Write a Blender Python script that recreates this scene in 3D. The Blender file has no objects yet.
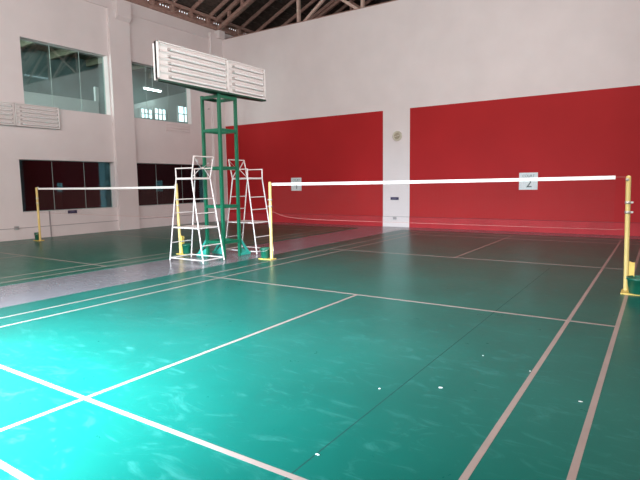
import bpy, bmesh, math, random
from mathutils import Vector, Matrix
random.seed(7)
SC = bpy.context.scene
COL = SC.collection

# ------------------------------------------------------------------ camera
CAM_LOC = Vector((6.419, -7.969, 1.518)); YAW, PIT, ROL, FPX = .5871, -.1100, -.0139, 511.9
fwd = Vector((-math.sin(YAW) * math.cos(PIT), math.cos(YAW) * math.cos(PIT), math.sin(PIT)))
r0 = Vector((math.cos(YAW), math.sin(YAW), 0)); u0 = r0.cross(fwd)
r1 = r0 * math.cos(ROL) + u0 * math.sin(ROL); u1 = -r0 * math.sin(ROL) + u0 * math.cos(ROL)
cd = bpy.data.cameras.new('camera'); cam = bpy.data.objects.new('camera', cd); COL.objects.link(cam)
M = Matrix((r1, u1, -fwd)).transposed().to_4x4(); M.translation = CAM_LOC; cam.matrix_world = M
cd.sensor_width = 36; cd.lens = FPX / 640 * 36; cd.clip_end = 200
SC.camera = cam

# ------------------------------------------------------------------ world, daylight, exposure
W = bpy.data.worlds.new('world'); SC.world = W; W.use_nodes = True
bg = W.node_tree.nodes['Background']; bg.inputs[0].default_value = (.86, .93, 1, 1); bg.inputs[1].default_value = 1.9
SC.view_settings.view_transform = 'Standard'; SC.view_settings.look = 'None'
SC.view_settings.gamma = 1; SC.view_settings.use_curve_mapping = False
SC.view_settings.exposure = 0.0
SC.cycles.use_denoising = True
SC.cycles.max_bounces = 8; SC.cycles.diffuse_bounces = 4; SC.cycles.transparent_max_bounces = 12
SC.cycles.sample_clamp_indirect = 6

def daylight(name, loc, direction, sx, sy, power, colour, spread=180):
    """area lamp"""
    l = bpy.data.lights.new(name, 'AREA'); l.shape = 'RECTANGLE'; l.size = sx; l.size_y = sy
    l.energy = power; l.color = colour; l.spread = math.radians(spread)
    o = bpy.data.objects.new(name, l); COL.objects.link(o); o.location = loc
    o.rotation_euler = Vector(direction).to_track_quat('-Z', 'Y').to_euler()
    return o
daylight('doorway_daylight', (2.1, -8.98, 1.25), (-.12, 1, -.9), 3.0, 2.3, 2200, (.62, .85, 1), 98)
daylight('high_window_daylight', (.2, -8.98, 5.3), (0, 1, -.10), 13.0, 1.8, 1060, (1, .94, .915))
daylight('side_window_daylight', (6.98, -1.3, 5.2), (-1, 0, -.05), 11.0, 1.8, 500, (1, .94, .92))

# ------------------------------------------------------------------ materials
def nt(name):
    m = bpy.data.materials.new(name); m.use_nodes = True
    return m, m.node_tree.nodes, m.node_tree.links, m.node_tree.nodes['Principled BSDF']
def mat(name, col, rough=.5, spec=.5, metal=0, var=.06, scale=6, bump=0, bscale=60, detail=4):
    m, n, l, b = nt(name)
    b.inputs['Roughness'].default_value = rough; b.inputs['Metallic'].default_value = metal
    b.inputs['Specular IOR Level'].default_value = spec
    tc = n.new('ShaderNodeTexCoord'); nz = n.new('ShaderNodeTexNoise'); nz.inputs['Scale'].default_value = scale
    nz.inputs['Detail'].default_value = detail
    cr = n.new('ShaderNodeValToRGB'); cr.color_ramp.elements[0].position = .3; cr.color_ramp.elements[1].position = .7
    cr.color_ramp.elements[0].color = tuple(c * (1 - var) for c in col) + (1,)
    cr.color_ramp.elements[1].color = tuple(min(1, c * (1 + var)) for c in col) + (1,)
    l.new(tc.outputs['Object'], nz.inputs['Vector']); l.new(nz.outputs['Fac'], cr.inputs['Fac'])
    l.new(cr.outputs['Color'], b.inputs['Base Color'])
    if bump:
        n2 = n.new('ShaderNodeTexNoise'); n2.inputs['Scale'].default_value = bscale
        bp = n.new('ShaderNodeBump'); bp.inputs['Strength'].default_value = bump; bp.inputs['Distance'].default_value = .01
        l.new(tc.outputs['Object'], n2.inputs['Vector']); l.new(n2.outputs['Fac'], bp.inputs['Height']); l.new(bp.outputs['Normal'], b.inputs['Normal'])
    return m
def floor_mat(name, base, scuff, rough, amount, spec=.45):
    """smooth sheet or screed floor, faint mottling and pale rubbed scuffs"""
    m, n, l, b = nt(name)
    tc = n.new('ShaderNodeTexCoord')
    big = n.new('ShaderNodeTexNoise'); big.inputs['Scale'].default_value = .9; big.inputs['Detail'].default_value = 6
    cr = n.new('ShaderNodeValToRGB'); cr.color_ramp.elements[0].position = .3; cr.color_ramp.elements[1].position = .72
    cr.color_ramp.elements[0].color = tuple(c * .9 for c in base) + (1,); cr.color_ramp.elements[1].color = tuple(c * 1.1 for c in base) + (1,)
    l.new(tc.outputs['Object'], big.inputs['Vector']); l.new(big.outputs['Fac'], cr.inputs['Fac'])
    mp = n.new('ShaderNodeMapping'); mp.inputs['Scale'].default_value = (1.5, 3.6, 1); mp.inputs['Rotation'].default_value = (0, 0, .7)
    sc = n.new('ShaderNodeTexNoise'); sc.inputs['Scale'].default_value = 1.7; sc.inputs['Detail'].default_value = 9; sc.inputs['Roughness'].default_value = .68; sc.inputs['Distortion'].default_value = 1.6
    l.new(tc.outputs['Object'], mp.inputs['Vector']); l.new(mp.outputs['Vector'], sc.inputs['Vector'])
    sr = n.new('ShaderNodeMapRange'); sr.inputs[1].default_value = .54; sr.inputs[2].default_value = .78; sr.inputs[3].default_value = 0; sr.inputs[4].default_value = amount
    l.new(sc.outputs['Fac'], sr.inputs[0])
    mx = n.new('ShaderNodeMix'); mx.data_type = 'RGBA'
    l.new(sr.outputs[0], mx.inputs[0]); l.new(cr.outputs['Color'], mx.inputs[6]); mx.inputs[7].default_value = scuff + (1,)
    l.new(mx.outputs[2], b.inputs['Base Color'])
    rr = n.new('ShaderNodeMapRange'); rr.inputs[3].default_value = rough - .04; rr.inputs[4].default_value = rough + .1
    l.new(sc.outputs['Fac'], rr.inputs[0]); l.new(rr.outputs[0], b.inputs['Roughness'])
    b.inputs['Specular IOR Level'].default_value = spec
    return m
def wood_mat(name, a, c):
    m, n, l, b = nt(name); b.inputs['Roughness'].default_value = .7
    tc = n.new('ShaderNodeTexCoord'); mp = n.new('ShaderNodeMapping'); mp.inputs['Scale'].default_value = (3, 3, 14)
    nz = n.new('ShaderNodeTexNoise'); nz.inputs['Scale'].default_value = 2; nz.inputs['Detail'].default_value = 6
    cr = n.new('ShaderNodeValToRGB'); cr.color_ramp.elements[0].color = a + (1,); cr.color_ramp.elements[1].color = c + (1,)
    cr.color_ramp.elements[0].position = .35; cr.color_ramp.elements[1].position = .65
    l.new(tc.outputs['Object'], mp.inputs[0]); l.new(mp.outputs[0], nz.inputs['Vector']); l.new(nz.outputs['Fac'], cr.inputs['Fac']); l.new(cr.outputs[0], b.inputs['Base Color'])
    return m
def glass_mat(name, tint, refl, base):
    m = bpy.data.materials.new(name); m.use_nodes = True; n = m.node_tree.nodes; l = m.node_tree.links; n.clear()
    out = n.new('ShaderNodeOutputMaterial'); mx = n.new('ShaderNodeMixShader'); tr = n.new('ShaderNodeBsdfTransparent'); gl = n.new('ShaderNodeBsdfGlossy')
    tr.inputs[0].default_value = tint + (1,); gl.inputs[0].default_value = refl + (1,); gl.inputs['Roughness'].default_value = .03
    fr = n.new('ShaderNodeFresnel'); fr.inputs[0].default_value = 1.5; ad = n.new('ShaderNodeMath'); ad.operation = 'ADD'; ad.inputs[1].default_value = base; ad.use_clamp = True
    ge = n.new('ShaderNodeNewGeometry'); iv = n.new('ShaderNodeMath'); iv.operation = 'SUBTRACT'; iv.inputs[0].default_value = 1; l.new(ge.outputs['Backfacing'], iv.inputs[1])
    mu = n.new('ShaderNodeMath'); mu.operation = 'MULTIPLY'           # only the face towards the viewer reflects
    l.new(fr.outputs[0], ad.inputs[0]); l.new(ad.outputs[0], mu.inputs[0]); l.new(iv.outputs[0], mu.inputs[1]); l.new(mu.outputs[0], mx.inputs[0]); l.new(tr.outputs[0], mx.inputs[1]); l.new(gl.outputs[0], mx.inputs[2]); l.new(mx.outputs[0], out.inputs[0])
    return m
def glow_mat(name, col, s):
    m, n, l, b = nt(name); b.inputs['Emission Color'].default_value = col + (1,); b.inputs['Emission Strength'].default_value = s
    return m

WALL = mat('pinkish_white_wall_paint', (.73, .635, .622), .6, .3, var=.035, scale=1.1, bump=.05, bscale=25)
RED = mat('red_wall_paint', (.40, .015, .017), .6, .15, var=.06, scale=.7, bump=.04, bscale=20)
REDB = mat('faded_red_skirting_paint', (.42, .025, .031), .6, .2, var=.1, scale=2)
GREEN = floor_mat('green_vinyl_floor', (.004, .098, .077), (.06, .24, .215), .27, .45, .12)
GREEN2 = floor_mat('second_green_vinyl_floor', (.006, .088, .058), (.03, .16, .12), .27, .5, .15)
CONC = floor_mat('grey_smooth_screed', (.172, .160, .176), (.25, .23, .25), .22, .3, .75)
LINE = mat('white_line_paint', (.29, .212, .188), .4, .4, var=.09, scale=3)
SEAM = mat('dark_vinyl_seam', (.01, .05, .045), .6, .3)
WOOD = wood_mat('brown_roof_timber', (.27, .15, .12), (.40, .245, .20))
WOODL = wood_mat('pale_truss_timber', (.50, .33, .27), (.62, .44, .37))
DECK = wood_mat('dark_roof_tile_underside', (.045, .030, .024), (.085, .062, .05))
GLASS = glass_mat('teal_coated_glass', (.78, .87, .87), (.76, .96, .95), .17)
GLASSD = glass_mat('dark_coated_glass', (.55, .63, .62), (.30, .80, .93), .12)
JOINT = mat('pale_window_joint', (.30, .36, .33), .4)
GREENM = mat('green_steel_paint', (.004, .115, .058), .35, .5, var=.12, scale=5)
GREEND = mat('dark_green_steel_paint', (.004, .045, .025), .45, .5, var=.12, scale=5)
TEAL = mat('teal_green_paint', (.03, .30, .23), .4, .5, var=.15, scale=9)
WHITEM = mat('white_steel_paint', (.68, .57, .54), .35, .5, var=.05, scale=5)
LAMPW = mat('white_lamp_housing_enamel', (.72, .65, .63), .4, .4, var=.03, scale=3)
TUBE = mat('white_tube_glass', (.76, .70, .69), .2, .5, var=.01)
HOLD = mat('brown_grey_lamp_holder', (.42, .36, .34), .5)
YELL = mat('yellow_post_paint', (.74, .53, .19), .35, .5, var=.08, scale=5)
YELLP = mat('bright_yellow_plate_paint', (.74, .50, .12), .4, .5, var=.1, scale=8)
BUCK = mat('green_bucket_plastic', (.007, .10, .058), .35, .5, var=.15, scale=8)
TAPE = mat('white_net_tape', (.88, .85, .83), .7, .2, var=.02)
NETT = mat('brown_net_twine', (.20, .12, .10), .8, .2)
CORD = mat('pale_net_cord', (.46, .19, .165), .7, .2)
PAPER = mat('white_sign_paper', (.70, .71, .71), .6, .3, var=.03)
INK = mat('dark_sign_ink', (.10, .13, .13), .7, .2)
NAVY = mat('navy_plate', (.035, .03, .085), .5, .4)
NAVYP = mat('pale_violet_plate_print', (.12, .11, .18), .5, .4)
BEIGE = mat('beige_wall_fitting_plastic', (.55, .48, .38), .5, .4, var=.08, scale=20)
BEIGED = mat('tan_wall_fitting_grille', (.36, .30, .22), .6, .3, var=.1, scale=20)
SOCK = mat('grey_socket_plastic', (.42, .39, .38), .5)
GREYL = mat('grey_line_paint', (.33, .28, .28), .7, .2)  # plain grey for the thin skirting line and the socket covers
REDD = mat('dark_red_line_paint', (.22, .014, .02), .6, .2)
STEEL = mat('worn_steel', (.62, .56, .50), .4, .5, metal=.7)
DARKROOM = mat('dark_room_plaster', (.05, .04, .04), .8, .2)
ROOMW = mat('pale_green_room_plaster', (.66, .68, .66), .7, .2, var=.04, scale=2)
ROOMC = mat('olive_room_ceiling', (.13, .125, .085), .8, .2, var=.25, scale=1.3)
ROOMG = mat('grey_teal_room_wall', (.16, .22, .215), .8, .2, var=.2, scale=1.6)
SKYW = glow_mat('bright_daylit_pane', (.82, .96, 1), 3.2)
TUBEON = glow_mat('lit_tube', (.9, 1, .98), 45)
FEATH = mat('white_feather', (.85, .85, .82), .7, .2)

# ------------------------------------------------------------------ mesh helpers
class MB:
    def __init__(s): s.v = []; s.f = []; s.m = []; s.sm = []; s.mi = 0
    def add(s, vs, fs, smooth=False):
        k = len(s.v); s.v += [tuple(v) for v in vs]
        for f in fs: s.f.append([i + k for i in f]); s.m.append(s.mi); s.sm.append(smooth)
        return s
    def box(s, a, b):
        (x0, y0, z0), (x1, y1, z1) = [tuple(min(p, q) for p, q in zip(a, b)), tuple(max(p, q) for p, q in zip(a, b))]
        return s.add([(x0, y0, z0), (x1, y0, z0), (x1, y1, z0), (x0, y1, z0), (x0, y0, z1), (x1, y0, z1), (x1, y1, z1), (x0, y1, z1)],
                     [(3, 2, 1, 0), (4, 5, 6, 7), (0, 1, 5, 4), (1, 2, 6, 5), (2, 3, 7, 6), (3, 0, 4, 7)])
    def bar(s, p, q, w, h=None, up=(0, 0, 1)):
        """rectangular bar from p to q, w wide, h tall"""
        h = h or w; p = Vector(p); q = Vector(q); d = (q - p).normalized(); u = Vector(up)
        if abs(d.dot(u)) > .99: u = Vector((0, 1, 0))
        x = d.cross(u).normalized() * w / 2; y = x.cross(d).normalized() * h / 2
        vs = [e + a * x + c * y for e in (p, q) for a, c in ((-1, -1), (1, -1), (1, 1), (-1, 1))]
        return s.add(vs, [(0, 1, 2, 3), (7, 6, 5, 4), (0, 4, 5, 1), (1, 5, 6, 2), (2, 6, 7, 3), (3, 7, 4, 0)])
    def tube(s, pts, r, n=10, cap=True):
        pts = [Vector(p) for p in pts]; rings = []
        for i, p in enumerate(pts):
            d = (pts[min(i + 1, len(pts) - 1)] - pts[max(i - 1, 0)]).normalized()
            u = Vector((0, 0, 1)) if abs(d.z) < .95 else Vector((0, 1, 0))
            x = d.cross(u).normalized(); y = x.cross(d)
            rings.append([p + (x * math.cos(t) + y * math.sin(t)) * r for t in [2 * math.pi * k / n for k in range(n)]])
        vs = [v for g in rings for v in g]; fs = []
        for i in range(len(pts) - 1):
            for k in range(n): fs.append((i * n + k, (i + 1) * n + k, (i + 1) * n + (k + 1) % n, i * n + (k + 1) % n))
        s.add(vs, fs, True)
        if cap: s.add(rings[0], [tuple(range(n))]); s.add(rings[-1], [tuple(reversed(range(n)))])
        return s
    def lathe(s, prof, c=(0, 0, 0), n=24, axis='z'):
        vs = []; fs = []
        for r, z in prof:
            for k in range(n):
                a = 2 * math.pi * k / n; x, y = r * math.cos(a), r * math.sin(a)
                vs.append((c[0] + x, c[1] + y, c[2] + z) if axis == 'z' else (c[0] + x, c[1] + z, c[2] + y))
        for i in range(len(prof) - 1):
            for k in range(n): fs.append((i * n + k, i * n + (k + 1) % n, (i + 1) * n + (k + 1) % n, (i + 1) * n + k))
        return s.add(vs, fs, True)
    def prism(s, poly, off):
        n = len(poly); o = Vector(off); a = [Vector(p) for p in poly]
        return s.add(a + [p + o for p in a], [tuple(reversed(range(n))), tuple(range(n, 2 * n))] + [(i, (i + 1) % n, n + (i + 1) % n, n + i) for i in range(n)])
    def build(s, name, mats, parent=None, origin=(0, 0, 0), bevel=0):
        me = bpy.data.meshes.new(name); o3 = Vector(origin)
        me.from_pydata([tuple(Vector(v) - o3) for v in s.v], [], s.f)
        for m in (mats if isinstance(mats, (list, tuple)) else [mats]): me.materials.append(m)
        for p, k, sm in zip(me.polygons, s.m, s.sm): p.material_index = k; p.use_smooth = sm
        bm = bmesh.new(); bm.from_mesh(me); bmesh.ops.recalc_face_normals(bm, faces=bm.faces); bm.to_mesh(me); bm.free(); me.update()
        o = bpy.data.objects.new(name, me); COL.objects.link(o); o.location = o3
        if parent: o.parent = parent
        if bevel:
            b = o.modifiers.new('bevel', 'BEVEL'); b.width = bevel; b.segments = 2; b.limit_method = 'ANGLE'
        return o
def tag(o, label, cat, group=None):
    o['label'] = label; o['category'] = cat
    if group: o['group'] = group
    return o
def thing(name, label, cat, loc=(0, 0, 0), rz=0, group=None):
    o = bpy.data.objects.new(name, None); o.empty_display_size = .1; COL.objects.link(o); o.location = loc; o.rotation_euler = (0, 0, rz)
    return tag(o, label, cat, group)
def struct(o, label=None, cat='structure'):
    o['kind'] = 'structure'
    if label: o['label'] = label; o['category'] = cat
    return o
def sempty(name, label, cat):
    o = bpy.data.objects.new(name, None); COL.objects.link(o); return struct(o, label, cat)
def dup(root, loc, rz, label, group=None):
    r = root.copy(); COL.objects.link(r); r.location = loc; r.rotation_euler = (0, 0, rz); r['label'] = label
    if group: r['group'] = group
    for ch in list(root.children):
        c = ch.copy(); COL.objects.link(c); c.parent = r
        for g in list(ch.children):
            d = g.copy(); COL.objects.link(d); d.parent = c
    return r

# ------------------------------------------------------------------ the hall
XL, XR, YB, YN, ZT = -9.1, 7.05, 8.1, -8.9, 7.45      # left wall, right wall, red wall, near wall, wall top
RX = -13.0                                            # far side of the side rooms
struct(MB().box((RX - .3, YN - 1.2, -.2), (XR + .3, 15, 0)).build('floor', CONC), 'smooth grey concrete floor between and around the green courts', 'floor')

def court_markings(x0, yc, xs=(0, .46, 5.64, 6.10)):
    """the lines of one badminton court; x0 = one outer sideline, yc = net line"""
    b = MB(); w = .04; z0, z1 = .006, .0075
    def v(x, y0, y1): b.box((x - w / 2, y0, z0), (x + w / 2, y1, z1))
    def h(y, xa, xb): b.box((xa, y - w / 2, z0), (xb, y + w / 2, z1 - .0004))
    for x in xs: v(x0 + x, yc - 6.75, yc + 6.72)
    for y in (-6.73, -5.97, -1.99, 1.98, 5.94, 6.7): h(yc + y, x0 + xs[0] - .02, x0 + xs[3] + .02)
    v(x0 + 3.04, yc - 6.74, yc - 1.98); v(x0 + 3.04, yc + 1.98, yc + 6.71)
    return b
c1 = struct(MB().box((-.48, YN, -.02), (XR, 7.15, .006)).build('court_floor', GREEN), 'green vinyl court floor with white lines in front of the red wall', 'court floor')
l1 = court_markings(0, 0, (.06, .47, 5.65, 6.11))
l1.build('court_lines', LINE, c1)
MB().box((4.872, YN, .006), (4.879, 1.5, .0066)).build('floor_seam', SEAM, c1)
c2 = struct(MB().box((XL, YN, -.02), (-2.05, 7.15, .006)).build('court_floor', GREEN2), 'darker green vinyl court floor along the windowed wall', 'court floor')
court_markings(-8.42, -.2).build('court_lines', LINE, c2)

# wall_left: full of openings, 0.25 m thick
WT = .27
OPEN = [(-.02, 2.78, 3.90, 5.82), (3.45, 6.36, 3.90, 5.82), (-.30, 2.80, .80, 2.335), (3.45, 7.08, .80, 2.335)]
b = MB(); ys = sorted({YN, 15.0} | {o[0] for o in OPEN} | {o[1] for o in OPEN}); zs = [-.0, .80, 2.335, 3.90, 5.82, 7.80]
for i in range(len(ys) - 1):
    for k in range(len(zs) - 1):
        ym, zm = (ys[i] + ys[i + 1]) / 2, (zs[k] + zs[k + 1]) / 2
        if any(o[0] < ym < o[1] and o[2] < zm < o[3] for o in OPEN): continue
        b.box((XL - WT, ys[i], zs[k]), (XL, ys[i + 1], zs[k + 1]))
struct(b.build('wall_left', WALL), 'pinkish white side wall with four large glazed openings', 'wall')
for y0, y1 in ((2.83, 3.62), (7.45, 8.1)):
    pb = MB().box((XL, y0, 0), (XL + .12, y1, 7.35 if y1 < 8 else 7.62))
    if y1 < 8: pb.prism([(XL, y0 + .25, 6.95), (XL + .24, y0 + .25, 7.15), (XL + .24, y0 + .25, 7.62), (XL, y0 + .25, 7.62)], (0, y1 - y0 - .25, 0))
    struct(pb.build('pilaster', WALL), 'white wall pilaster ' + {2.83: 'between the two pairs of windows', 7.45: 'in the corner by the red wall'}[y0], 'pilaster')
struct(MB().box((XL, YN, 7.37), (XL + .05, 2.83, 7.44)).box((XL, 3.62, 7.37), (XL + .05, 7.45, 7.44)).build('trim_1', WALL), 'white ledge strip along the top of the windowed wall', 'trim')
bl = MB().box((XL, YN, 0), (XL + .015, 8.1, .335)); bl.mi = 1; bl.box((XL, YN, .335), (XL + .018, 8.1, .352))
struct(bl.build('baseboard_left', [WALL, GREYL]), 'low white skirting along the windowed wall', 'skirting')

# wall_back: white above, two red fields with a white strip between
b = MB()
b.box((XL, YB, 3.95), (XR + .2, YB + .2, ZT)); b.box((-1.62, YB, 0), (-.63, YB + .2, 3.95)); b.box((XL, YB, 0), (-8.96, YB + .2, 3.95))
b.mi = 1; b.box((-8.96, YB, 0), (-1.62, YB + .2, 3.95)); b.box((-.63, YB, 0), (XR + .2, YB + .2, 3.95))
struct(b.build('wall_back', [WALL, RED]), 'end wall with two red fields below bare white paint', 'wall')
b = MB()
b.box((-1.62, YB - .015, 0), (-.63, YB, .345)); b.mi = 1
b.box((-8.96, YB - .015, 0), (-1.62, YB, .345)); b.box((-.63, YB - .015, 0), (XR, YB, .345)); b.mi = 2
b.box((-8.96, YB - .018, .345), (-1.62, YB, .362)); b.box((-.63, YB - .018, .345), (XR, YB, .362)); b.mi = 3; b.box((-1.62, YB - .018, .345), (-.63, YB, .358))
struct(b.build('baseboard_back', [WALL, REDB, REDD, GREYL]), 'faded red skirting along the end wall', 'skirting')

# right and near walls with the openings the daylight comes through
def holed(name, axis, pos, t, lo, hi, ztop, holes, label):
    b = MB(); us = sorted({lo, hi} | {h[0] for h in holes} | {h[1] for h in holes}); zz = sorted({0, ztop} | {h[2] for h in holes} | {h[3] for h in holes})
    for i in range(len(us) - 1):
        for k in range(len(zz) - 1):
            um, zm = (us[i] + us[i + 1]) / 2, (zz[k] + zz[k + 1]) / 2
            if any(h[0] < um < h[1] and h[2] < zm < h[3] for h in holes): continue
            if axis == 'x': b.box((pos, us[i], zz[k]), (pos + t, us[i + 1], zz[k + 1]))
            else: b.box((us[i], pos, zz[k]), (us[i + 1], pos + t, zz[k + 1]))
    return struct(b.build(name, WALL), label, 'wall')
holed('wall_right', 'x', XR, .2, YN, 15, 8.2, [(-6.8, 4.2, 4.3, 6.1)], 'white side wall behind the second court edge with high windows')
holed('wall_near', 'y', YN - .2, .2, XL - WT, XR + .2, 13, [(.5, 3.5, 0, 2.5), (-6.3, 6.7, 4.4, 6.2)], 'white near wall with open doorway')

# ------------------------------------------------------------------ roof
EZ, SL, XC = 8.40, .45, (XL + XR) / 2
RZ = EZ + SL * (XC - XL)
rb = MB()
for s, xe in ((1, XL), (-1, XR)):
    xo = xe - s * .20; zo = EZ - SL * .20
    rb.prism([(xo, YN - .5, zo), (XC, YN - .5, RZ), (XC, YN - .5, RZ + .12), (xo, YN - .5, zo + .12)], (0, 25.7, 0))
    k = 0
    while k * .34 < abs(XC - xe):                     # battens under the tiles
        x = xe + s * k * .34; z = EZ + SL * abs(x - xe) - .022
        rb.bar((x, YN - .5, z), (x, 15.2, z), .06, .045); k += 1
struct(rb.build('ceiling', DECK), 'dark tiled roof underside on close battens', 'roof')
struct(MB().prism([(XL - .3, 15, 0), (XR + .3, 15, 0), (XR + .3, 15, EZ), (XC, 15, RZ), (XL - .3, 15, EZ)], (0, .2, 0)).build('wall_far', DARKROOM), 'dark gable wall far beyond the end wall', 'wall')
for i, y in enumerate([-8.6 + .95 * k for k in range(25)]):
    if abs(y - 7.9) < .3: continue
    b = MB()
    for s, xe in ((1, XL), (-1, XR)):
        b.bar((xe, y, EZ - .11), (XC, y, RZ - .11), .07, .13)
    struct(b.build('roof_rafter', WOOD, origin=(XC, y, RZ)), 'brown timber rafter under the dark roof', 'rafter')

# lattice girder on top of the left wall
g = sempty('eave_girder', 'brown lattice girder resting along the top of the windowed wall', 'girder')
MB().bar((XL + .02, YN, 7.86), (XL + .02, 14.8, 7.86), .12, .12).build('bottom_chord', WOOD, g)
MB().bar((XL + .02, YN, 8.23), (XL + .02, 14.8, 8.23), .12, .12).build('top_chord', WOOD, g)
y = -8.05
while y < 14:
    MB().bar((XL + .02, y, 7.92), (XL + .02, y, 8.17), .12, .14).build('block', WOOD, g)
    MB().bar((XL + .02, y + .08, 7.93), (XL + .02, y + .42, 8.16), .05, .05).build('brace', WOOD, g)
    y += .91
# eave closing board behind the girder, its upper edge pierced where daylight shows between the tiles
b = MB().box((XL - .16, YN, 7.80), (XL - .12, 15, 8.10)).box((XL - .16, YN, 8.165), (XL - .12, 15, 8.40))
y = -8.05 + .5
while y < 14.5:
    b.box((XL - .16, y - .5, 8.10), (XL - .12, y - .09, 8.165))
    for j in range(4): b.box((XL - .16, y - .09 + j * .125, 8.10), (XL - .12, y - .03 + j * .125, 8.165))
    y += .91
struct(b.build('trim_2', WOOD), 'brown eaves board with small gaps of daylight', 'trim')

def truss(y, heavy, label, m1, m2):
    t = sempty('roof_truss', label, 'truss')
    def ztop(x): return EZ - .25 + SL * (min(x, 2 * XC - x) - XL)
    MB().bar((XL, y, 7.50), (XR, y, 7.50), .12, .16).build('bottom_chord', m1, t)
    for s, xe in ((1, XL), (-1, XR)):
        MB().bar((xe, y, EZ - .25), (XC, y, RZ - .25), .12, .13).build('upper_chord', m1, t)
        if heavy:
            MB().bar((xe, y, EZ - .68), (XC, y, RZ - .68), .12, .13).build('lower_chord', m1, t)
            for k in range(1, 12):
                x = xe + s * k * .72; z = EZ - .465 + SL * k * .72
                MB().bar((x, y, z - .15), (x, y, z + .15), .10, .12).build('block', m1, t)
    for x in (-5.31, -2.56, XC, 1.2, 3.95):
        MB().bar((x, y, 7.4), (x, y, ztop(x)), .10, .12).build('post', m2, t)
    for xa, xb in ((-5.31, -2.56), (-2.56, -5.31), (3.95, 1.2), (1.2, 3.95), (6.9, 3.95)):
        xa2 = xa + (.22 if xb > xa else -.22)
        zb = 7.58 + .66 * abs(xb - xa)
        MB().bar((xa2, y + .06, 7.58), (xb, y + .06, min(zb, ztop(xb))), .09, .10).build('brace', m2, t)
truss(8.42, False, 'pale timber truss standing just behind the white wall top', WOOD, WOODL)
truss(12.4, False, 'dark timber truss deep behind the end wall', WOOD, WOOD)
t = sempty('roof_truss', 'brown double timber chord rising from the wall corner under the roof', 'truss')
for s, xe in ((1, XL), (-1, XR)):
    MB().bar((xe, 7.92, EZ - .20), (XC, 7.92, RZ - .20), .12, .13).build('upper_chord', WOOD, t)
    MB().bar((xe, 7.92, EZ - .60), (XC, 7.92, RZ - .60), .12, .13).build('lower_chord', WOOD, t)
    for k in range(1, 12):
        x = xe + s * k * .72; z = EZ - .40 + SL * k * .72
        MB().bar((x, 7.92, z - .14), (x, 7.92, z + .14), .10, .12).build('block', WOOD, t)
struct(MB().box((XL - .05, 7.78, 7.45), (XL + .28, 8.1, 7.76)).build('trim_3', WALL), 'white block under the girder end in the corner', 'trim')

# ------------------------------------------------------------------ rooms behind the glass
b = MB()
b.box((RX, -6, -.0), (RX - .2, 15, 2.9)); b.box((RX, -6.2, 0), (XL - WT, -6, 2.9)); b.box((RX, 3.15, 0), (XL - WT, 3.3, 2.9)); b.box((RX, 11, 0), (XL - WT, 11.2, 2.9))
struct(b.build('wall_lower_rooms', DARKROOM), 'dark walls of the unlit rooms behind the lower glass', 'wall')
b = MB().box((RX - .2, -6.2, 2.9), (XL - WT, 15, 3.4))
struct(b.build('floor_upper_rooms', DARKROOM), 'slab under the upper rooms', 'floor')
b = MB().box((RX, -6, 3.4), (RX - .2, 15, 7.6)); b.box((RX, -6.2, 3.4), (XL - WT, -6, 7.6)); b.box((RX, 11, 3.4), (XL - WT, 11.2, 7.6))
struct(b.build('wall_upper_rooms', ROOMG), 'grey teal walls of the room behind the upper glass', 'wall')
b = MB().box((RX - .2, -6.2, 6.55), (XL - WT, 15, 6.7))
for k in range(9): b.box((RX, -3 + k * 1.5, 6.3), (XL - WT, -2.88 + k * 1.5, 6.55))
struct(b.build('ceiling_upper_rooms', ROOMC), 'olive beamed ceiling of the upper room', 'ceiling')
# pale inner walls of the upper room, the second with small bright windows
struct(MB().box((RX + .4, -3.5, 3.4), (RX + .5, 4.62, 4.90)).box((RX + .4, 4.50, 4.9), (RX + .52, 4.64, 5.45)).build('wall_parapet', ROOMW), 'pale low wall inside the room behind the first upper window', 'wall')
struct(MB().prism([(RX + .4, 5.2, 3.4), (RX + .4, 10.9, 3.4), (RX + .4, 10.9, 6.35), (RX + .4, 9.5, 5.98), (RX + .4, 6.35, 5.0), (RX + .4, 5.2, 4.9)], (.1, 0, 0)).build('wall_partition', ROOMW), 'pale sloping wall inside the room behind the second upper window', 'wall')
n = 5
for y0, y1, z0, z1, nn in ((6.60, 7.20, 4.45, 4.86, 3), (7.32, 7.95, 4.45, 4.95, 3), (8.66, 9.38, 4.47, 5.20, 2)):
    w = sempty('window_%d' % n, 'small daylit window in the pale wall seen through upper glass, %s' % {5: 'nearest the pilaster', 6: 'middle of three', 7: 'the tallest one'}[n], 'window'); n += 1
    fx = RX + .5
    fb = MB()
    for k in range(nn + 1):
        yy = y0 + (y1 - y0) * k / nn; fb.box((fx, yy - .03, z0), (fx + .04, yy + .03, z1))
    for zz in (z0, (z0 + z1) / 2, z1): fb.box((fx, y0, zz - .022), (fx + .04, y1, zz + .022))
    fb.build('window_frame', ROOMW, w)
    MB().box((fx + .002, y0, z0), (fx + .012, y1, z1)).build('pane', SKYW, w)
daylight('upper_room_fill', (-11.2, -5.9, 5.2), (0, 1, -.05), 2.4, 1.6, 1200, (.92, 1, .97))  # unseen fill lamp added to brighten the upper room, no window behind it
t = thing('ceiling_lamp', 'lit tube lamp seen through the second upper window', 'lamp', (-12.0, 6.9, 5.62))
MB().box((-.08, -.45, .02), (.08, .45, .08)).build('lamp_body', ROOMW, t)
MB().tube([(0, -.42, -.01), (0, .42, -.01)], .03).build('tube', TUBEON, t)
MB().bar((0, 0, .08), (0, 0, .93), .02).build('rod', ROOMW, t)

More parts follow.
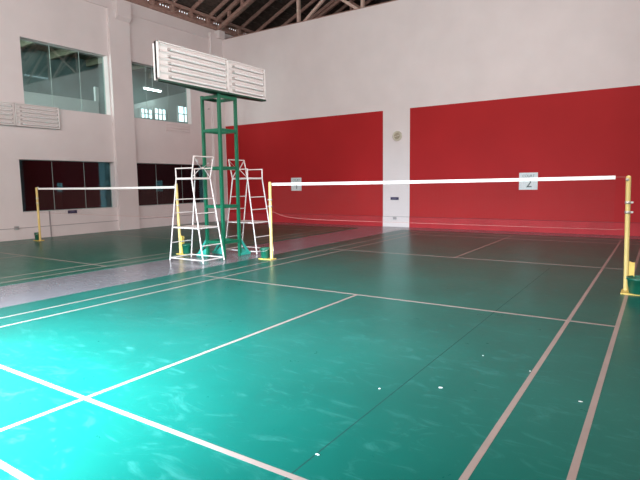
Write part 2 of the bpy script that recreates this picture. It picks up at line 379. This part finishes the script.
# the four big glazed openings of the left wall
WLAB = ['large upper window of three glass panes above the wall lamp bank', 'upper window right of the pilaster, behind the tower lamps', 'dark lower window behind the left net', 'dark lower window behind the umpire chairs']
for i, (y0, y1, z0, z1) in enumerate(OPEN):
    w = sempty('window_%d' % (i + 1), WLAB[i], 'window'); xg = XL - WT + .03
    MB().box((xg - .008, y0, z0), (xg, y1, z1)).build('glass', GLASS if i < 2 else GLASSD, w)
    jb = MB()
    for f in (.35, .69):
        yy = y0 + (y1 - y0) * f; jb.box((xg - .01, yy - .007, z0), (xg + .004, yy + .007, z1))
    jb.build('glass_joint', JOINT, w)
    fr = MB(); e = .014
    fr.box((xg - .02, y0, z0), (xg + .02, y0 + e, z1)).box((xg - .02, y1 - e, z0), (xg + .02, y1, z1)).box((xg - .02, y0, z0), (xg + .02, y1, z0 + e)).box((xg - .02, y0, z1 - e), (xg + .02, y1, z1))
    fr.build('window_frame', JOINT, w)

# ------------------------------------------------------------------ net posts, nets
def post(label, loc, rz, lean, bucket_label, off=.20, bs=1.0, side=0, gusset=True, tall=1.545):
    """local +x points away from the court, lean tips the top towards the court"""
    p = thing('net_post', label, 'post', loc, rz, 'yellow net posts')
    z0 = .024; top = (-lean, 0, tall)
    MB().tube([(0, 0, z0), top], .030, 16).lathe([(.030, 0), (.026, .012), (.012, .02), (0, .022)], top, 16).build('pole', YELL, p)
    MB().box((-.05, side - .09 if side else -.09, .006), (off + .11 * bs, .09, .024)).build('base_plate', YELLP, p, bevel=.004)
    if gusset: MB().prism([(.028, -.006, .024), (.09, -.006, .024), (.09, -.006, .40), (.022, -.006, .42)], (0, .012, 0)).box((.078, -.035, .024), (.090, .035, .41)).build('gusset_plate', YELLP, p)
    for z in (1.08, 1.21):
        c = (-lean * z / 1.56, 0, z)
        MB().lathe([(.030, -.018), (.037, -.016), (.037, .016), (.030, .018)], c, 16).box((c[0] + .03, -.01, z - .012), (c[0] + .062, .01, z + .012)).build('clamp_ring', STEEL, p)
    MB().lathe([(0, -.012), (.020, -.012), (.020, .012), (0, .012)], (-lean - .012, -.034, 1.515), 12, 'y').build('rope_pulley', STEEL, p)
    a = Matrix.Rotation(rz, 3, 'Z') @ Vector((off, side, .025)); bl = Vector(loc) + a
    k = thing('weight_bucket', bucket_label, 'bucket', bl, rz, 'bucket weights on the post bases')
    MB().lathe([(r * bs, z) for r, z in [(0, 0), (.078, 0), (.082, .01), (.098, .175), (.108, .182), (.108, .21), (.098, .213), (.094, .19), (.085, .17), (0, .17)]], n=28).build('bucket', BUCK, k)
    MB().tube([(.108 * bs * math.cos(t), .108 * bs * math.sin(t) , .198 - .05 * math.sin(t)) for t in [math.pi * j / 14 for j in range(15)]], .004, 6).build('handle', STEEL, k)
    return p
post('yellow net post at the far right with bucket weight on its base', (6.085, 0, 0), 0, .035, 'green bucket on the yellow base of the right-hand post', .155, 1.42, -.15)
post('yellow net post beside the far white umpire chair', (-.06, 0, 0), math.pi, 0, 'green bucket weight beside the far umpire chair foot', .165, gusset=False)
post('yellow net post seen through the near umpire chair', (-2.40, -.3, 0), 0, .05, 'green bucket weight seen between the near umpire chair legs')
post('yellow net post under the dark window on the left', (-8.20, -.33, 0), math.pi, 0, 'green bucket weight at the foot of the post by the left wall', .145, .72, gusset=False, tall=1.50)

def net(label, x0, x1, xt0, xt1, y, zt, slack, rise=0):
    n = thing('badminton_net', label, 'net', (0, y, 0), 0, 'badminton nets')
    N = 24; sag = lambda x: rise * (x - xt0) / (xt1 - xt0) - .008 * (1 - ((x - (xt0 + xt1) / 2) / ((xt1 - xt0) / 2)) ** 2)
    b = MB(); vs = []; fs = []
    for i in range(N + 1):
        x = xt0 + (xt1 - xt0) * i / N; z = zt + sag(x)
        vs += [(x, -.009, z - .050), (x, .009, z - .050), (x, .011, z - .03), (x, .004, z), (x, -.004, z), (x, -.011, z - .03)]
    for i in range(N):
        for k in range(6): fs.append((i * 6 + k, i * 6 + (k + 1) % 6, i * 6 + 6 + (k + 1) % 6, i * 6 + 6 + k))
    b.add(vs, fs + [tuple(range(6)), tuple(range(N * 6, N * 6 + 6))]); b.build('tape', TAPE, n)
    b = MB(); L = xt1 - xt0; zb = lambda x: zt - .70 + (.14 * math.exp(-(x - xt0) / .28) if slack else 0)
    tr = .00035
    for i in range(int(L / .022) + 1):
        x = xt0 + .022 * i; b.tube([(x, 0, zb(x)), (x, 0, zt - .06 + sag(x))], tr, 3, False)
    for j in range(30):
        f = j / 29; b.tube([(xt0 + L * i / 12, 0, zb(xt0 + L * i / 12) * (1 - f) + (zt - .07 + sag(xt0 + L * i / 12)) * f) for i in range(13)], tr, 3, False)
    b.build('net_mesh', NETT, n)
    pts = [(x0, 0, .97 if slack else zt - .68)] + [(xt0 + .04 + (L - .04) * i / 40, 0, zb(xt0 + .04 + (L - .04) * i / 40)) for i in range(41)] + [(x1, 0, zt - .69)]
    MB().tube(pts, .0024, 6).build('bottom_cord', CORD, n)
    for xa, za, xb, zb_ in ((x0, zt - .01, xt0 + .02, zt - .02), (xt1 - .02, zt + rise - .02, x1, zt + rise - .02)): MB().tube([(xa, 0, za), (xb, 0, zb_)], .003, 6).build('top_cord', CORD, n)
net('long white-taped net stretched in front of the red wall', -.03, 6.02, .0, 5.90, 0, 1.54, True, .028)
net('white-taped net in front of the dark windows on the left', -8.17, -2.48, -8.14, -2.47, -.31, 1.505, False)

# ------------------------------------------------------------------ umpire chairs
def chair(label):
    """faces local -x; seat 1.65 m up; legs splayed towards the floor"""
    c = thing('umpire_chair', label, 'chair', (0, 0, 0), 0, 'white umpire chairs')
    R = .0135; fb, bb, w0 = -.48, .48, .285; fs_, bs_, w1 = -.235, .205, .245; SZ = 1.65
    def P(front, side, z):
        k = z / SZ; return ((fb if front else bb) * (1 - k) + (fs_ if front else bs_) * k, side * (w0 * (1 - k) + w1 * k), z)
    for f in (1, 0):
        for s in (-1, 1):
            top = (fs_ - .005, s * w1, 1.86) if f else P(0, s, SZ)
            MB().tube([(P(f, s, .007)), P(f, s, SZ), top] if f else [P(f, s, .007), top], R, 10).build('leg', WHITEM, c)
    B = MB()
    for a, d in (((1, -1), (0, -1)), ((0, -1), (0, 1)), ((0, 1), (1, 1)), ((1, 1), (1, -1))): B.tube([P(*a, .06), P(*d, .06)], R * .9, 8)
    B.build('base_rail', WHITEM, c)
    for f in (1, 0):
        for z in (.37, .97, 1.24) if f else (.34, .97, 1.25):
            MB().tube([P(f, -1, z), P(f, 1, z)], R * .8, 8).build('rung', WHITEM, c)
    z = .685; q = [P(1, -1, z), P(0, -1, z), P(0, 1, z), P(1, 1, z)]
    MB().prism([(x, y, z - .016) for x, y, _ in q], (0, 0, .024)).build('footrest', WHITEM, c)
    MB().box((fs_ - .015, -w1 - .01, SZ - .02), (bs_ + .015, w1 + .01, SZ + .018)).build('seat', WHITEM, c, bevel=.006)
    for s in (-1, 1):
        MB().tube([(fs_ - .005, s * w1, 1.85), (bs_ + .035, s * w1, 1.85)], R, 8).build('armrest', WHITEM, c)
    k = MB(); tx = bs_ + .095; bz = 2.07; tw = w1 + .012
    for s in (-1, 1): k.tube([P(0, s, SZ), (tx, s * tw, bz)], R, 8)
    k.tube([(tx, -tw, bz), (tx, tw, bz)], R, 8)
    k.build('backrest_frame', WHITEM, c)
    k = MB(); mx = (bs_ + tx) / 2
    for s in (-1, 1): k.tube([(tx, s * tw, bz - .01), (mx, s * .035, (SZ + bz) / 2), (bs_, s * w1, SZ + .02)], R, 8)
    k.tube([(mx, -.04, (SZ + bz) / 2), (mx, .04, (SZ + bz) / 2)], R, 8)
    k.build('backrest_cross', WHITEM, c)
    return c
ch = chair('tall white umpire chair on the near side of the green tower'); ch.location = (-1.365, -.785, 0)
dup(ch, (-1.32, .745, 0), math.pi, 'tall white umpire chair against the red wall, behind the green tower')

# ------------------------------------------------------------------ lamp tower
T0 = Vector((-1.265, -.115, 0)); h = .235
tw = thing('lamp_tower', 'green steel tower between the two courts carrying lamp banks', 'tower', T0)
for sx in (-1, 1):
    for sy in (-1, 1):
        MB().bar((sx * h, sy * h, .0), (sx * h, sy * h, 3.325), .055).build('tower_post', GREENM, tw)
for z in (.33, 1.07, 1.86, 2.62, 3.28):
    b = MB(); e = .06 if z < 3.3 else .08
    for s in (-1, 1):
        b.bar((-h, s * h, z), (h, s * h, z), .045, e); b.bar((s * h, -h, z), (s * h, h, z), .045, e)
    b.build('cross_frame', GREENM, tw)
for sx, sy, dx, dy in ((1, 1, 0, 1), (-1, -1, -1, 0), (-1, 1, -1, 0)):
    L = .26
    p = Vector((sx * h, sy * h, 0)); d = Vector((dx, dy, 0))
    b = MB().bar(p + Vector((0, 0, .36)) + d * .02, p + d * (L + .02) + Vector((0, 0, .04)), .045)
    b.bar(p + Vector((0, 0, .035)), p + d * (L + .06) + Vector((0, 0, .035)), .06, .055)
    n_ = d.cross(Vector((0, 0, 1))) * .006
    b.prism([p + n_ + d * .03 + Vector((0, 0, .05)), p + n_ + d * L + Vector((0, 0, .05)), p + n_ + d * .03 + Vector((0, 0, .20))], -2 * n_)
    b.build('stay_foot', TEAL, tw)
# platform plate under the lamp banks
pz = 3.36
FA = [(-.92, -1.90), (-.92, -.17), (-.92, 1.0)]                       # foot line of the banks facing the nearer court
poly = [FA[0], FA[2], (-1.05, 1.0), (-1.16, .12), (-1.16, -.40), (-1.0, -1.86)]
MB().prism([(x - T0.x, y - T0.y, pz - .03) for x, y in poly], (0, 0, .03)).build('platform', GREEND, tw)

# ------------------------------------------------------------------ lamp banks (rows of unlit tubes in a white box)
def lamp_bank(label, L, inset=.14, cat='lamp'):
    """length along local y from 0 to L, faces +x, 0.66 m tall"""
    t = thing('lamp_bank', label, cat, (0, 0, 0), 0, 'white tube lamp banks')
    H = .645; D = .09
    b = MB().box((-D, 0, 0), (-.035, L, H)).box((-D, 0, 0), (0, L, .022)).box((-D, 0, H - .022), (0, L, H)).box((-D, 0, 0), (0, .03, H)).box((-D, L - .03, 0), (0, L, H))
    b.build('housing', LAMPW, t, bevel=.004)
    for k in range(5):
        z = .072 + k * .118
        MB().tube([(-.006, inset + .04, z), (-.006, L - .09, z)], .025, 14).build('tube', TUBE, t)
        MB().prism([(-.035, .06, z + .028), (-.035, .06, z + .092), (-.012, .06, z + .060)], (0, L - .12, 0)).build('reflector_rib', LAMPW, t)
        for y in (inset, L - .10): MB().box((-.035, y, z - .020), (.012, y + .038, z + .020)).build('lamp_holder', HOLD, t)
    return t
zb = pz + .002
A = lamp_bank('long white tube lamp bank on the tower, nearer half facing the front court', 1.73, .24); A.location = (FA[0][0], FA[0][1], zb)
ang = 0
B = lamp_bank('short white tube lamp bank on the tower, far half turned towards the red wall end', 1.157); B.location = (FA[1][0], FA[1][1], zb); B.rotation_euler = (0, 0, -ang)
dup(A, (-1.36, -.115, zb), math.pi + .13, 'thin white edge of the tower lamp bank facing the windowed wall')    # the rear bank splays away from the front one
C = lamp_bank('white tube lamp bank on the windowed wall, under the large upper window', 1.30); C.location = (XL + .092, -.345, 3.275)
dup(C, (XL + .092, -1.66, 3.275), 0, 'white tube lamp bank cut by the picture edge on the windowed wall')
t = thing('wall_grille', 'white slatted grille on the wall under the second upper window', 'grille', (XL, 5.65, 3.68))
MB().box((0, -.6, -.17), (.012, .6, .17)).build('grille_plate', WALL, t)
for k in range(3): MB().prism([(.012, -.57, -.12 + k * .105), (.045, -.57, -.12 + k * .105), (.012, -.57, -.075 + k * .105)], (0, 1.14, 0)).build('slat', WALL, t)

# ------------------------------------------------------------------ small things on the walls
FONT = None
def lettering(s, size, m, parent, loc, name='lettering'):
    cu = bpy.data.curves.new(name, 'FONT'); cu.body = s; cu.size = size; cu.align_x = 'CENTER'; cu.align_y = 'CENTER'; cu.extrude = .001
    o = bpy.data.objects.new(name, cu); COL.objects.link(o); o.parent = parent; o.location = loc; o.rotation_euler = (math.pi / 2, 0, 0)
    cu.materials.append(m)
    me = o.to_mesh().copy(); o.to_mesh_clear(); bpy.data.objects.remove(o)
    o = bpy.data.objects.new(name, me); COL.objects.link(o); o.parent = parent; o.location = loc; o.rotation_euler = (math.pi / 2, 0, 0); return o
for x, num, w in ((3.14, '2', .52), (-5.33, '1', .48)):
    t = thing('court_sign', 'square white paper sign numbered %s on the %s red field' % (num, 'right' if num == '2' else 'left'), 'sign', (x, YB - .004, 1.50), 0, 'court number signs')
    MB().box((-w / 2, -.008, -.25), (w / 2, .004, .25)).build('sheet', PAPER, t)
    lettering('COURT', .10, INK, t, (0, -.0095, .15)); lettering(num, .36, INK, t, (.02, -.0095, -.07), 'numeral')
t = thing('wall_bell', 'round beige wall fitting high on the white strip', 'wall fitting', (-1.08, YB, 3.07))
MB().lathe([(.17, 0), (.17, -.03), (.155, -.05), (.13, -.052), (.12, -.035), (0, -.035)], n=32, axis='y').build('rim', BEIGE, t)
MB().lathe([(.10, -.03), (.095, -.055), (.06, -.062), (.05, -.045), (.03, -.062), (0, -.066)], n=28, axis='y').build('dome', BEIGED, t)
MB().bar((-.09, -.058, -.03), (.10, -.058, .02), .012, .03).build('grille_bar', BEIGE, t)
def plate(label, loc, rz):
    t = thing('name_plate', label, 'plate', loc, rz, 'small navy plates')
    MB().box((-.15, -.012, -.048), (.15, 0, .048)).build('plate', NAVY, t)
    MB().box((-.09, -.0135, -.010), (.075, -.012, .012)).build('printed_band', NAVYP, t)
plate('small navy plate on the white strip between the red fields', (-1.175, YB, .97), 0)
plate('small navy plate just under the dark left window', (XL, 1.21, .735), math.pi / 2)
def socket(label, loc, rz):
    t = thing('wall_socket', label, 'socket', loc, rz, 'low wall sockets')
    MB().box((-.065, -.03, -.05), (.065, 0, .05)).build('box', SOCK, t, bevel=.006)
    MB().box((-.045, -.034, -.03), (.045, -.03, .03)).build('cover', GREYL, t)
socket('grey wall socket at the foot of the white strip', (-1.16, YB - .018, .30), 0)
socket('grey wall socket low on the windowed wall at the left', (XL + .018, -.53, .36), math.pi / 2)
t = tag(MB().bar((XL + .014, .47, .352), (XL + .014, .47, .80), .028).bar((XL + .029, .47, .008), (XL + .029, .47, .352), .028).build('wall_stain_strip', GREYL, origin=(XL, .47, 0)), 'thin grey vertical strip for a dark wall stain below the dark left window', 'stain')  # raised strip added in place of a dark vertical stain
tag(MB().lathe([(.022, 0), (.018, -.05), (.03, -.055), (0, -.06)], n=12, axis='y').build('wall_hook', HOLD), 'tiny dark hook on the wall beside the tower', 'hook')
hk = bpy.data.objects['wall_hook']; hk.location = (XL, 7.27, 4.59); hk.rotation_euler = (0, 0, math.pi / 2)

# feather scraps on the court floor
SCR = [((5.135, -4.463), 0.016, 'white feather scrap by the floor seam in the near court'),
       ((6.030, -4.195), 0.013, 'white feather scrap between the two right sidelines'),
       ((5.199, -3.601), 0.009, 'tiny pale speck right of the floor seam, short of the service line'),
       ((4.888, -5.724), 0.010, 'tiny white scrap by the near end of the floor seam'),
       ((4.762, -4.715), 0.010, 'pale scrap left of the floor seam, mid court'),
       ((5.620, -3.776), 0.007, 'tiny pale speck beside the singles sideline')]
for (x, y), s, lab in SCR:
    a = random.random() * 3
    pts = [(x + math.cos(a + q) * s * r, y + math.sin(a + q) * s * r * .6, .0085) for q, r in ((0, 1.3), (1.1, .8), (2.2, .9), (3.3, 1.2), (4.3, .7), (5.3, .9))]
    tag(MB().prism(pts, (0, 0, .004)).build('feather_scrap', FEATH, origin=(x, y, .0085)), lab, 'scrap', 'feather scraps on the court floor')
